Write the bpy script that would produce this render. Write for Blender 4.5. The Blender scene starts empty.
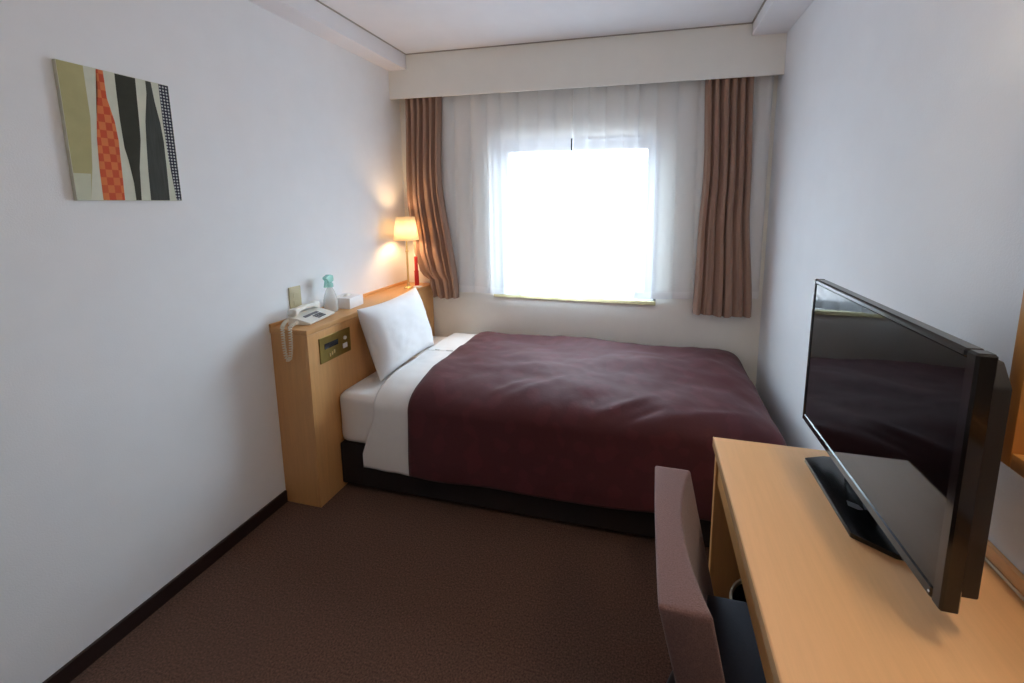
import bpy, bmesh, math, random
from mathutils import Vector, Matrix, noise

random.seed(7)
scene = bpy.context.scene
COL = scene.collection
PI = math.pi

# ------------------------------------------------------------------ room dimensions (metres)
W = 2.309          # right wall
YB = 2.56          # window wall
YF = -1.5          # wall behind the photographer
ZC = 2.339         # ceiling
YV = 2.451         # front of the curtain box
HB_Y, HB_D, HB_Z = 1.453, 0.198, 0.835   # headboard cabinet: near end, depth, height under the cap
CAP = 0.859        # top of the headboard cap
DX, DY, DZ = 1.852, 1.191, 0.743         # desk: front edge, far edge, height

# ------------------------------------------------------------------ materials
MATS = {}

def srgb(r, g, b):
    f = lambda c: (c / 255) / 12.92 if c / 255 <= 0.04045 else ((c / 255 + 0.055) / 1.055) ** 2.4
    return (f(r), f(g), f(b), 1.0)

def new_mat(name):
    m = bpy.data.materials.new(name)
    m.use_nodes = True
    nt = m.node_tree
    b = nt.nodes['Principled BSDF']
    MATS[name] = m
    return m, nt, b

def noise_node(nt, scale, detail=3.0, rough=0.55, stretch=None):
    tc = nt.nodes.new('ShaderNodeTexCoord')
    src = tc.outputs['Object']
    if stretch:
        mp = nt.nodes.new('ShaderNodeMapping')
        mp.inputs['Scale'].default_value = stretch
        nt.links.new(src, mp.inputs['Vector'])
        src = mp.outputs['Vector']
    n = nt.nodes.new('ShaderNodeTexNoise')
    n.inputs['Scale'].default_value = scale
    n.inputs['Detail'].default_value = detail
    n.inputs['Roughness'].default_value = rough
    nt.links.new(src, n.inputs['Vector'])
    return n

def plain(name, col, rough=0.6, var=0.06, scale=40.0, bump=0.0, bscale=None, metal=0.0, spec=0.5, sheen=0.0, stretch=None, coat=0.0):
    m, nt, b = new_mat(name)
    n = noise_node(nt, scale, stretch=stretch)
    r = nt.nodes.new('ShaderNodeValToRGB')
    c = Vector(col[:3])
    r.color_ramp.elements[0].position = 0.3
    r.color_ramp.elements[1].position = 0.7
    r.color_ramp.elements[0].color = (*(c * (1 - var)), 1)
    r.color_ramp.elements[1].color = (*(c * (1 + var)), 1)
    nt.links.new(n.outputs['Fac'], r.inputs['Fac'])
    nt.links.new(r.outputs['Color'], b.inputs['Base Color'])
    b.inputs['Roughness'].default_value = rough
    b.inputs['Metallic'].default_value = metal
    b.inputs['Specular IOR Level'].default_value = spec
    b.inputs['Sheen Weight'].default_value = sheen
    b.inputs['Coat Weight'].default_value = coat
    if bump:
        n2 = noise_node(nt, bscale or scale * 3)
        bp = nt.nodes.new('ShaderNodeBump')
        bp.inputs['Strength'].default_value = bump
        bp.inputs['Distance'].default_value = 0.002
        nt.links.new(n2.outputs['Fac'], bp.inputs['Height'])
        nt.links.new(bp.outputs['Normal'], b.inputs['Normal'])
    return m

def wood(name, col, axis='y', rough=0.38, var=0.10, coat=0.0):
    s = {'x': (1.2, 26, 26), 'y': (26, 1.2, 26), 'z': (26, 26, 1.2)}[axis]
    m, nt, b = new_mat(name)
    n = noise_node(nt, 3.0, detail=5, rough=0.6, stretch=s)
    fine = noise_node(nt, 14.0, detail=3, rough=0.7, stretch=s)
    mx = nt.nodes.new('ShaderNodeMix'); mx.data_type = 'FLOAT'
    mx.inputs[0].default_value = 0.4
    nt.links.new(n.outputs['Fac'], mx.inputs[2]); nt.links.new(fine.outputs['Fac'], mx.inputs[3])
    r = nt.nodes.new('ShaderNodeValToRGB')
    c = Vector(col[:3])
    r.color_ramp.elements[0].position = 0.3
    r.color_ramp.elements[1].position = 0.7
    r.color_ramp.elements[0].color = (*(c * (1 - var)), 1)
    r.color_ramp.elements[1].color = (*(c * (1 + var)), 1)
    nt.links.new(mx.outputs[0], r.inputs['Fac'])
    nt.links.new(r.outputs['Color'], b.inputs['Base Color'])
    b.inputs['Roughness'].default_value = rough
    b.inputs['Coat Weight'].default_value = coat
    return m

def wall_mat(name, col, bump=0.25):
    return plain(name, col, rough=0.85, var=0.012, scale=9.0, bump=bump, bscale=260.0, spec=0.2)

M_WALL = wall_mat('wallpaper', srgb(238, 241, 245))
M_WALLB = wall_mat('window_wall_paper', srgb(243, 242, 236))
M_CEIL = wall_mat('ceiling_paper', srgb(234, 234, 238), 0.1)
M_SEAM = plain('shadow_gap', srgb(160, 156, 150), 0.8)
M_CARPET = plain('carpet', srgb(96, 70, 58), 0.95, var=0.5, scale=170.0, bump=0.9, bscale=260.0, spec=0.1, sheen=0.15)
M_SKIRT = plain('dark_skirting', srgb(44, 28, 26), 0.5)
WOOD_HB_Z = wood('beech_upright', srgb(210, 160, 104), 'z')
WOOD_HB_Y = wood('beech_lengthways', srgb(208, 158, 102), 'y')
WOOD_DESK = wood('desk_top_wood', srgb(236, 184, 130), 'y', rough=0.42, var=0.05, coat=0.12)
M_BAND = wood('desk_edge_band', srgb(236, 190, 140), 'y', rough=0.2, var=0.04, coat=0.6)
WOOD_DESK_Z = wood('desk_side_wood', srgb(206, 152, 92), 'z', rough=0.45)
WOOD_MIR = wood('mirror_frame_wood', srgb(198, 138, 72), 'z', rough=0.4)
M_REARWALL = wood('rear_wall_fill_tone', srgb(176, 150, 128), 'z', rough=0.5)  # wood tone invented for the unseen rear wall to set its fill light
M_BASE = plain('bed_base_fabric', srgb(32, 24, 26), 0.9, var=0.15, scale=300, bump=0.3)
M_SHEET = plain('white_cotton', srgb(236, 236, 236), 0.85, var=0.01, scale=30, bump=0.12, bscale=60, spec=0.2, sheen=0.1)
M_PILLOW = plain('pillow_cotton', srgb(240, 241, 244), 0.85, var=0.01, scale=30, bump=0.12, bscale=45, spec=0.2)
M_BRASS = plain('brass', srgb(226, 202, 146), 0.4, var=0.03, metal=1.0)
M_PANELB = plain('bronze_panel', srgb(150, 130, 70), 0.3, var=0.1, scale=25, metal=0.8)
M_BLACK = plain('black_plastic', srgb(26, 25, 27), 0.35)
M_GLOSSBLACK = plain('gloss_black', srgb(16, 15, 17), 0.06, var=0.02)
M_BEZEL = plain('dark_bezel', srgb(24, 21, 21), 0.12, var=0.02)
M_STAND = plain('stand_black', srgb(12, 12, 13), 0.22, var=0.02)
M_BACKBLACK = plain('matt_black_housing', srgb(34, 32, 33), 0.5)
M_CREAM = plain('cream_plastic', srgb(226, 222, 208), 0.4, var=0.02)
M_PHONE = plain('off_white_plastic', srgb(234, 232, 224), 0.35, var=0.015)
M_GREYKEY = plain('grey_keys', srgb(104, 104, 110), 0.5)
M_LCD = plain('dark_display', srgb(30, 32, 40), 0.1)
M_WHITEP = plain('white_plastic', srgb(240, 240, 242), 0.4, var=0.01)
M_BEIGE = plain('beige_plate', srgb(186, 176, 140), 0.45, var=0.03)
M_RED = plain('red_plastic', srgb(200, 40, 34), 0.35, var=0.05)
M_PAPER = plain('white_paper', srgb(240, 238, 232), 0.8, var=0.01)
M_DARKRED = plain('dark_fold', srgb(96, 52, 42), 0.6)
M_NAVY = plain('navy_seat', srgb(44, 44, 56), 0.75, var=0.1, scale=200, bump=0.2)
M_CHAIR = plain('mauve_brown_fabric', srgb(124, 98, 97), 0.95, var=0.22, scale=380, bump=0.6, bscale=420, spec=0.15, sheen=0.25)
M_STEEL = plain('dark_steel', srgb(60, 60, 64), 0.35, metal=0.8)
M_CABLE = plain('ivory_cable', srgb(226, 214, 190), 0.5)
M_BIN = plain('bin_dark', srgb(58, 48, 40), 0.5)
M_BINRIM = plain('bin_rim', srgb(200, 192, 170), 0.35)
M_DIMGREY = plain('dimmed_window_grey', srgb(118, 121, 126), 0.4, var=0.01)  # grey kept dark so the sky-lit frame and reveal do not burn out
M_SILL = wood('window_sill_wood', srgb(190, 178, 138), 'x', rough=0.5)
M_LATCH = plain('latch_dark', srgb(40, 38, 36), 0.4)
M_RAIL = plain('curtain_rail_white', srgb(222, 220, 214), 0.4)
M_SILVER = plain('silver_mark', srgb(112, 112, 116), 0.35, metal=0.7)
M_BROWNC = plain('brown_curtain', srgb(152, 122, 106), 0.8, var=0.07, scale=60, bump=0.2, bscale=300, spec=0.25, sheen=0.2, stretch=(1, 1, 0.1))

def duvet_mat():
    m, nt, b = new_mat('burgundy_bedspread')
    vor = nt.nodes.new('ShaderNodeTexVoronoi'); vor.feature = 'SMOOTH_F1'
    tc = nt.nodes.new('ShaderNodeTexCoord')
    wob = noise_node(nt, 9.0)
    mixv = nt.nodes.new('ShaderNodeMix'); mixv.data_type = 'VECTOR'; mixv.inputs[0].default_value = 0.08
    nt.links.new(tc.outputs['Object'], mixv.inputs[4]); nt.links.new(wob.outputs['Color'], mixv.inputs[5])
    nt.links.new(mixv.outputs[1], vor.inputs['Vector'])
    vor.inputs['Scale'].default_value = 13.0
    r = nt.nodes.new('ShaderNodeValToRGB')
    r.color_ramp.elements[0].position = 0.30
    r.color_ramp.elements[1].position = 0.36
    r.color_ramp.elements[0].color = srgb(84, 33, 41)
    r.color_ramp.elements[1].color = srgb(77, 30, 37)
    nt.links.new(vor.outputs['Distance'], r.inputs['Fac'])
    nt.links.new(r.outputs['Color'], b.inputs['Base Color'])
    b.inputs['Roughness'].default_value = 0.75
    b.inputs['Sheen Weight'].default_value = 0.10
    b.inputs['Sheen Roughness'].default_value = 0.4
    n2 = noise_node(nt, 22, 4)
    bp = nt.nodes.new('ShaderNodeBump'); bp.inputs['Strength'].default_value = 0.25; bp.inputs['Distance'].default_value = 0.006
    nt.links.new(n2.outputs['Fac'], bp.inputs['Height']); nt.links.new(bp.outputs['Normal'], b.inputs['Normal'])
    return m
M_DUVET = duvet_mat()

def sheer_mat(name, clear):
    m, nt, b = new_mat(name)
    nt.nodes.remove(b)
    out = nt.nodes['Material Output']
    n = noise_node(nt, 300, 2, stretch=(1, 1, 0.05))
    r = nt.nodes.new('ShaderNodeValToRGB')
    r.color_ramp.elements[0].color = (0.92, 0.93, 0.95, 1); r.color_ramp.elements[1].color = (0.95, 0.96, 0.97, 1)
    nt.links.new(n.outputs['Fac'], r.inputs['Fac'])
    d = nt.nodes.new('ShaderNodeBsdfDiffuse'); t = nt.nodes.new('ShaderNodeBsdfTranslucent'); tr = nt.nodes.new('ShaderNodeBsdfTransparent')
    nt.links.new(r.outputs['Color'], d.inputs['Color']); nt.links.new(r.outputs['Color'], t.inputs['Color'])
    a = nt.nodes.new('ShaderNodeMixShader'); a.inputs[0].default_value = 0.10
    nt.links.new(d.outputs[0], a.inputs[1]); nt.links.new(t.outputs[0], a.inputs[2])
    c = nt.nodes.new('ShaderNodeMixShader'); c.inputs[0].default_value = clear
    nt.links.new(a.outputs[0], c.inputs[1]); nt.links.new(tr.outputs[0], c.inputs[2])
    nt.links.new(c.outputs[0], out.inputs['Surface'])
    return m
M_SHEER = sheer_mat('sheer_voile', 0.25)
M_SHEERHEM = sheer_mat('sheer_voile_hem', 0.18)

def shade_mat():
    m, nt, b = new_mat('lamp_shade_cloth')
    nt.nodes.remove(b)
    out = nt.nodes['Material Output']
    n = noise_node(nt, 260, 2, stretch=(1, 1, 0.2))
    r = nt.nodes.new('ShaderNodeValToRGB')
    r.color_ramp.elements[0].color = srgb(240, 232, 214); r.color_ramp.elements[1].color = srgb(248, 242, 228)
    nt.links.new(n.outputs['Fac'], r.inputs['Fac'])
    d = nt.nodes.new('ShaderNodeBsdfDiffuse'); t = nt.nodes.new('ShaderNodeBsdfTranslucent')
    nt.links.new(r.outputs['Color'], d.inputs['Color']); nt.links.new(r.outputs['Color'], t.inputs['Color'])
    a = nt.nodes.new('ShaderNodeMixShader'); a.inputs[0].default_value = 0.82
    nt.links.new(d.outputs[0], a.inputs[1]); nt.links.new(t.outputs[0], a.inputs[2])
    nt.links.new(a.outputs[0], out.inputs['Surface'])
    return m
M_SHADE = shade_mat()

def glass_mat(name, tint, mixf, rough=0.02):
    m, nt, b = new_mat(name)
    nt.nodes.remove(b)
    out = nt.nodes['Material Output']
    n = noise_node(nt, 3.0)
    r = nt.nodes.new('ShaderNodeValToRGB')
    r.color_ramp.elements[0].color = (*tint, 1); r.color_ramp.elements[1].color = (*[min(1, c * 1.02) for c in tint], 1)
    nt.links.new(n.outputs['Fac'], r.inputs['Fac'])
    tr = nt.nodes.new('ShaderNodeBsdfTransparent'); g = nt.nodes.new('ShaderNodeBsdfGlossy')
    g.inputs['Roughness'].default_value = rough
    nt.links.new(r.outputs['Color'], tr.inputs['Color'])
    a = nt.nodes.new('ShaderNodeMixShader'); a.inputs[0].default_value = mixf
    nt.links.new(tr.outputs[0], a.inputs[1]); nt.links.new(g.outputs[0], a.inputs[2])
    nt.links.new(a.outputs[0], out.inputs['Surface'])
    return m
M_GLASS = glass_mat('window_glass', (0.96, 0.98, 0.98), 0.05)

def clear_plastic(name, col, clear):
    m, nt, b = new_mat(name)
    out = nt.nodes['Material Output']
    n = noise_node(nt, 12.0)
    r = nt.nodes.new('ShaderNodeValToRGB')
    c = Vector(col[:3])
    r.color_ramp.elements[0].color = (*(c * 0.96), 1); r.color_ramp.elements[1].color = (*c, 1)
    nt.links.new(n.outputs['Fac'], r.inputs['Fac']); nt.links.new(r.outputs['Color'], b.inputs['Base Color'])
    b.inputs['Roughness'].default_value = 0.2
    tr = nt.nodes.new('ShaderNodeBsdfTransparent')
    a = nt.nodes.new('ShaderNodeMixShader'); a.inputs[0].default_value = clear
    nt.links.new(b.outputs[0], a.inputs[1]); nt.links.new(tr.outputs[0], a.inputs[2])
    nt.links.new(a.outputs[0], out.inputs['Surface'])
    return m
M_BOTTLE = clear_plastic('frosted_bottle', srgb(240, 246, 246), 0.6)
M_TEAL = clear_plastic('teal_trigger', srgb(172, 238, 228), 0.35)

def mirror_mat():
    m, nt, b = new_mat('mirror_silver')
    n = noise_node(nt, 2.0)
    r = nt.nodes.new('ShaderNodeValToRGB')
    r.color_ramp.elements[0].color = (0.86, 0.87, 0.87, 1); r.color_ramp.elements[1].color = (0.88, 0.89, 0.89, 1)
    nt.links.new(n.outputs['Fac'], r.inputs['Fac']); nt.links.new(r.outputs['Color'], b.inputs['Base Color'])
    b.inputs['Metallic'].default_value = 1.0; b.inputs['Roughness'].default_value = 0.02
    return m
M_MIRROR = mirror_mat()

def screen_mat():
    m, nt, b = new_mat('tv_screen_glass')
    n = noise_node(nt, 5.0)
    r = nt.nodes.new('ShaderNodeValToRGB')
    r.color_ramp.elements[0].color = srgb(9, 9, 10); r.color_ramp.elements[1].color = srgb(12, 11, 12)
    nt.links.new(n.outputs['Fac'], r.inputs['Fac']); nt.links.new(r.outputs['Color'], b.inputs['Base Color'])
    b.inputs['Roughness'].default_value = 0.035
    b.inputs['Specular IOR Level'].default_value = 0.36
    return m
M_SCREEN = screen_mat()

def art_mat(name, kind, a, b_, su, sv):
    """two-tone woven checks for the painted bottles; Object coords: y across, z up"""
    m, nt, b = new_mat(name)
    tc = nt.nodes.new('ShaderNodeTexCoord')
    mp = nt.nodes.new('ShaderNodeMapping'); mp.inputs['Scale'].default_value = (0.0, su, sv)
    nt.links.new(tc.outputs['Object'], mp.inputs['Vector'])
    if kind == 'random':
        fl = nt.nodes.new('ShaderNodeVectorMath'); fl.operation = 'FLOOR'
        nt.links.new(mp.outputs['Vector'], fl.inputs[0])
        wn = nt.nodes.new('ShaderNodeTexWhiteNoise'); wn.noise_dimensions = '3D'
        nt.links.new(fl.outputs[0], wn.inputs['Vector'])
        ck = nt.nodes.new('ShaderNodeTexChecker'); ck.inputs['Scale'].default_value = 1.0
        ck.inputs['Color1'].default_value = (1, 1, 1, 1); ck.inputs['Color2'].default_value = (0, 0, 0, 1)
        off = nt.nodes.new('ShaderNodeVectorMath'); off.operation = 'ADD'; off.inputs[1].default_value = (0.5, 0.001, 0.001)
        nt.links.new(mp.outputs['Vector'], off.inputs[0]); nt.links.new(off.outputs[0], ck.inputs['Vector'])
        mx = nt.nodes.new('ShaderNodeMix'); mx.data_type = 'FLOAT'; mx.inputs[0].default_value = 0.45
        nt.links.new(ck.outputs['Fac'], mx.inputs[2]); nt.links.new(wn.outputs['Value'], mx.inputs[3])
        fac = mx.outputs[0]
    else:
        # pale dots on a dark ground
        fr = nt.nodes.new('ShaderNodeVectorMath'); fr.operation = 'FRACTION'
        nt.links.new(mp.outputs['Vector'], fr.inputs[0])
        sb = nt.nodes.new('ShaderNodeVectorMath'); sb.operation = 'DISTANCE'; sb.inputs[1].default_value = (0, 0.5, 0.5)
        nt.links.new(fr.outputs[0], sb.inputs[0])
        lt = nt.nodes.new('ShaderNodeMath'); lt.operation = 'LESS_THAN'; lt.inputs[1].default_value = 0.30
        nt.links.new(sb.outputs['Value'], lt.inputs[0])
        fac = lt.outputs[0]
    r = nt.nodes.new('ShaderNodeValToRGB')
    r.color_ramp.elements[0].position = 0.35; r.color_ramp.elements[1].position = 0.65
    r.color_ramp.elements[0].color = a; r.color_ramp.elements[1].color = b_
    nt.links.new(fac, r.inputs['Fac']); nt.links.new(r.outputs['Color'], b.inputs['Base Color'])
    b.inputs['Roughness'].default_value = 0.8
    return m

# ------------------------------------------------------------------ mesh helpers (all coordinates are world unless a local flag is given)
def BM():
    return bmesh.new()

def box(bm, x0, x1, y0, y1, z0, z1, bev=0.0, seg=2):
    vs = [bm.verts.new((x, y, z)) for x in (x0, x1) for y in (y0, y1) for z in (z0, z1)]
    idx = [(0, 1, 3, 2), (4, 6, 7, 5), (0, 4, 5, 1), (2, 3, 7, 6), (0, 2, 6, 4), (1, 5, 7, 3)]
    fs = [bm.faces.new([vs[i] for i in f]) for f in idx]
    if bev:
        es = list({e for f in fs for e in f.edges})
        bmesh.ops.bevel(bm, geom=es, offset=bev, segments=seg, profile=0.6, affect='EDGES')
    return bm

def prism(bm, pts, axis, a0, a1, bev=0.0, seg=2):
    """extrude a 2D outline along an axis; axis x: pts=(y,z); y: pts=(x,z); z: pts=(x,y)"""
    def P(p, a):
        return {'x': (a, p[0], p[1]), 'y': (p[0], a, p[1]), 'z': (p[0], p[1], a)}[axis]
    lo = [bm.verts.new(P(p, a0)) for p in pts]
    hi = [bm.verts.new(P(p, a1)) for p in pts]
    n = len(pts)
    fs = [bm.faces.new(lo[::-1]), bm.faces.new(hi)]
    for i in range(n):
        fs.append(bm.faces.new((lo[i], lo[(i + 1) % n], hi[(i + 1) % n], hi[i])))
    if bev:
        es = list({e for f in fs for e in f.edges})
        bmesh.ops.bevel(bm, geom=es, offset=bev, segments=seg, profile=0.6, affect='EDGES')
    bmesh.ops.recalc_face_normals(bm, faces=bm.faces[:])
    return bm

def lathe(bm, prof, c, seg=32, sx=1.0, sy=1.0, close=True):
    """prof: (radius, z) list from bottom to top around the vertical through c"""
    rings = []
    for r, z in prof:
        rings.append([bm.verts.new((c[0] + sx * r * math.cos(2 * PI * i / seg), c[1] + sy * r * math.sin(2 * PI * i / seg), c[2] + z)) for i in range(seg)])
    for a, b in zip(rings, rings[1:]):
        for i in range(seg):
            bm.faces.new((a[i], a[(i + 1) % seg], b[(i + 1) % seg], b[i]))
    if close:
        bm.faces.new(rings[0][::-1]); bm.faces.new(rings[-1])
    return bm

def tube(bm, pts, rad, seg=10, cap=True):
    pts = [Vector(p) for p in pts]
    rads = rad if isinstance(rad, (list, tuple)) else [rad] * len(pts)
    rings = []
    up = Vector((0, 0, 1))
    prev = None
    for i, p in enumerate(pts):
        t = (pts[min(i + 1, len(pts) - 1)] - pts[max(i - 1, 0)]).normalized()
        if prev is None:
            u = t.cross(up)
            if u.length < 1e-3:
                u = t.cross(Vector((1, 0, 0)))
            u.normalize()
        else:
            u = (prev - t * prev.dot(t)).normalized()
        prev = u
        v = t.cross(u)
        rings.append([bm.verts.new(p + (u * math.cos(2 * PI * k / seg) + v * math.sin(2 * PI * k / seg)) * rads[i]) for k in range(seg)])
    for a, b in zip(rings, rings[1:]):
        for k in range(seg):
            bm.faces.new((a[k], a[(k + 1) % seg], b[(k + 1) % seg], b[k]))
    if cap:
        bm.faces.new(rings[0][::-1]); bm.faces.new(rings[-1])
    bmesh.ops.recalc_face_normals(bm, faces=bm.faces[:])
    return bm

def sheet(bm, f, nu, nv):
    g = [[bm.verts.new(f(i / nu, j / nv)) for j in range(nv + 1)] for i in range(nu + 1)]
    for i in range(nu):
        for j in range(nv):
            bm.faces.new((g[i][j], g[i + 1][j], g[i + 1][j + 1], g[i][j + 1]))
    return g

MW = {}   # world matrices of what was built, by object name

def obj(name, bm, mat, parent=None, smooth=False, at=None, local=False, mods=None, sharp=35):
    """one mesh object; the bmesh is in world coordinates (or in the parent's own frame with local=True)"""
    me = bpy.data.meshes.new(name)
    bmesh.ops.recalc_face_normals(bm, faces=bm.faces[:]) if not mods or 'keep' not in mods else None
    pm = MW[parent.name] if parent else Matrix.Identity(4)
    m = pm @ Matrix.Translation(Vector((0, 0, 0)))
    if at is not None and not parent:
        m = Matrix.Translation(Vector(at))
    if not local:
        bmesh.ops.transform(bm, matrix=m.inverted(), verts=bm.verts[:])
    bm.to_mesh(me); bm.free()
    mats = mat if isinstance(mat, (list, tuple)) else [mat]
    for k in mats:
        me.materials.append(k)
    o = bpy.data.objects.new(name, me)
    COL.objects.link(o)
    if parent:
        o.parent = parent
    elif at is not None:
        o.location = at
    MW[o.name] = m
    if smooth:
        for p in me.polygons:
            p.use_smooth = True
        if sharp:
            me.set_sharp_from_angle(angle=math.radians(sharp))
    return o

def thing(name, label, cat, loc, rotz=0.0, group=None):
    o = bpy.data.objects.new(name, None)
    o.empty_display_size = 0.1
    COL.objects.link(o)
    o.location = loc
    o.rotation_euler = (0, 0, rotz)
    MW[o.name] = Matrix.Translation(Vector(loc)) @ Matrix.Rotation(rotz, 4, 'Z')
    return tag(o, label, cat, group)

def tag(o, label, cat, group=None):
    o['label'] = label; o['category'] = cat
    if group:
        o['group'] = group
    return o

def struct(name, bm, mat, at=None, parent=None, smooth=False, label=None):
    o = obj(name, bm, mat, parent, smooth=smooth, at=at)
    if not parent:
        o['kind'] = 'structure'
    if label:
        o['label'] = label
    return o

def solid(o, th, off=-1.0):
    md = o.modifiers.new('thickness', 'SOLIDIFY')
    md.thickness = th; md.offset = off
    return o

def subsurf(o, n=1):
    md = o.modifiers.new('subdivision', 'SUBSURF')
    md.levels = n; md.render_levels = n
    return o

# ------------------------------------------------------------------ the room shell
T = 0.14
struct('floor', box(BM(), -T, W + T, YF - T, YB + 0.3, -0.1, 0.0), M_CARPET, label='brown carpet floor')
struct('ceiling', box(BM(), -T, W + T, YF - T, YB + 0.3, ZC, ZC + 0.1), M_CEIL, label='white ceiling')
struct('wall_left', box(BM(), -T, 0, YF, YB + 0.3, 0, ZC), M_WALL, label='plain white left wall')
struct('wall_right', box(BM(), W, W + T, YF, YB + 0.3, 0, ZC), M_WALL, label='plain white right wall')
struct('wall_front', box(BM(), -T, W + T, YF - T, YF, 0, ZC), M_REARWALL, label='unseen wall behind the viewer, pale wood tone picked to set the fill light')
# window wall with its opening
WX0, WX1, WZ0, WZ1 = 0.661, 1.695, 0.812, 1.800
YO = YB + 0.17
bm = BM()
for x0, x1, z0, z1 in ((0, WX0, 0, ZC), (WX1, W, 0, ZC), (WX0, WX1, 0, WZ0), (WX0, WX1, WZ1, ZC)):
    box(bm, x0, x1, YB, YO, z0, z1)
struct('wall_back', bm, M_WALLB, label='off-white wall around the window')

struct('baseboard_left', box(BM(), 0, 0.011, YF, HB_Y - 0.002, 0, 0.059, 0.002), M_SKIRT, label='dark brown baseboard along the left wall')
struct('baseboard_right', box(BM(), W - 0.011, W, YF, YB, 0, 0.059, 0.002), M_SKIRT, label='dark brown baseboard along the right wall')
struct('baseboard_back', box(BM(), HB_D + 0.004, W - 0.012, YB - 0.011, YB, 0, 0.059, 0.002), M_SKIRT, label='dark brown baseboard under the window')

BL, BR, ZBL, ZBR = 0.130, 0.166, 2.247, 2.275
struct('trim_1', box(BM(), 0, BL, YF, YV, ZBL, ZC, 0.003), M_CEIL, label='white ceiling beam along the left wall')
struct('trim_2', box(BM(), W - BR, W, YF, YV, ZBR, ZC, 0.003), M_CEIL, label='white ceiling beam along the right wall')
bm = BM(); box(bm, 0, W, YV, YV + 0.014, 2.075, ZC, 0.002)
struct('trim_3', bm, M_WALLB, label='off-white curtain box across the top of the window wall')
bm = BM(); box(bm, 0, W, YV + 0.0145, YB, 2.20, 2.215)
struct('trim_4', bm, M_WALLB, label='board closing the curtain box')
for k, (a, b) in enumerate((((BL, BL + 0.008), (YF, YV)), ((W - BR - 0.008, W - BR), (YF, YV)), ((BL + 0.008, W - BR - 0.008), (YV - 0.008, YV)))):
    bm = BM(); box(bm, a[0], a[1], b[0], b[1], ZC - 0.004, ZC)
    struct('trim_%d' % (5 + k), bm, M_SEAM, label='thin grey line where the ceiling meets the beams')

# window: frame, pane, latch, sill
win = struct('window_1', (lambda bm: (box(bm, WX0, WX0 + 0.062, YO - 0.06, YO - 0.01, WZ0, WZ1, 0.003),
                                      box(bm, WX1 - 0.062, WX1, YO - 0.06, YO - 0.01, WZ0, WZ1, 0.003),
                                      box(bm, WX0 + 0.062, WX1 - 0.062, YO - 0.06, YO - 0.01, WZ1 - 0.050, WZ1, 0.003),
                                      box(bm, WX0 + 0.062, WX1 - 0.062, YO - 0.06, YO - 0.01, WZ0, WZ0 + 0.03, 0.003), bm)[-1])(BM()), M_DIMGREY,
             label='grey framed window behind the sheer curtains')
obj('pane', box(BM(), WX0 + 0.03, WX1 - 0.03, YO - 0.038, YO - 0.032, WZ0 + 0.025, WZ1 - 0.03), M_GLASS, win)
bm = BM(); box(bm, WX0 - 0.012, WX1 + 0.012, YB - 0.012, YB, WZ0 - 0.026, WZ0, 0.002)
obj('sill', bm, M_SILL, win)
bm = BM()
box(bm, WX0 - 0.012, WX0, YB - 0.006, YB, WZ0, WZ1 + 0.012); box(bm, WX1, WX1 + 0.012, YB - 0.006, YB, WZ0, WZ1 + 0.012); box(bm, WX0, WX1, YB - 0.006, YB, WZ1, WZ1 + 0.012)
obj('casing', bm, M_DIMGREY, win)

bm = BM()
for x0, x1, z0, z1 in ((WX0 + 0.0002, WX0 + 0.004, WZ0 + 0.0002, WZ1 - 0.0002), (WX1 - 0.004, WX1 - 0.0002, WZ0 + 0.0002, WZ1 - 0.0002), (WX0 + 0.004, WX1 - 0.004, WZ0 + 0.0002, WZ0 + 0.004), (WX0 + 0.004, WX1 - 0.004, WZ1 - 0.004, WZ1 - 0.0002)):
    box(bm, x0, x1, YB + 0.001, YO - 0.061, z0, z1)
obj('reveal_dimmer', bm, M_DIMGREY, win)  # added dark lining over the painted reveal, dims its glare

# ------------------------------------------------------------------ curtains
def fold_profile(n, seed, amp, sharp=0.6):
    rnd = random.Random(seed)
    ph = [rnd.uniform(0.75, 1.3) for _ in range(n)]
    tot = sum(ph)
    cum = [0]
    for p in ph:
        cum.append(cum[-1] + p / tot)
    am = [amp * rnd.uniform(0.65, 1.0) for _ in range(n)]
    def f(s):
        for i in range(n):
            if s <= cum[i + 1] + 1e-9:
                q = (s - cum[i]) / (cum[i + 1] - cum[i])
                return -am[i] * (2 * abs(math.sin(PI * q)) ** sharp - 1), math.cos(2 * PI * q)
        return 0.0, 1.0
    return f

def brown_curtain(label, edge_l, edge_r, ztop, zbot, y0, n, seed, name='curtain'):
    f = fold_profile(n, seed, 0.027)
    f2 = fold_profile(n - 2, seed + 5, 0.013)
    rnd = random.Random(seed)
    def P(s, t):
        z = ztop + (zbot - ztop) * t
        l, r = edge_l(z), edge_r(z)
        a, c = f(s); a2, c2 = f2(s)
        k = min(1.0, t * 1.3)
        y = y0 + a * (1 - 0.2 * k) + a2 * 0.8 * k
        w = r - l
        x = l + w * s + 0.010 * math.sin(2 * PI * s * n) * c * 0.4 + 0.012 * k * math.sin(5 * PI * s + 1.3 * seed) * math.sin(PI * s)
        y += 0.003 * noise.noise(Vector((s * 9, t * 3, seed)))
        return (x, max(YV + 0.0165, min(YV + 0.0655, y)), z + (0.004 * math.sin(9 * s) if t > 0.99 else 0))
    bm = BM(); sheet(bm, P, 150, 46)
    root = thing(name, label, 'curtain', ((edge_l(zbot) + edge_r(zbot)) / 2, y0, zbot))
    o = obj('drape', bm, M_BROWNC, root, smooth=True, sharp=None)
    solid(o, 0.0016, 0)
    # stitched hem at the bottom
    bm = BM()
    hz = 0.05
    def H(s, t):
        p = P(s, 1 - t * hz / (ztop - zbot))
        return (p[0], p[1] - 0.0022, p[2] - 0.0005)
    sheet(bm, H, 150, 2)
    h = obj('hem', bm, M_BROWNC, root, smooth=True, sharp=None)
    # pinch tape at the top
    return root

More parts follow.
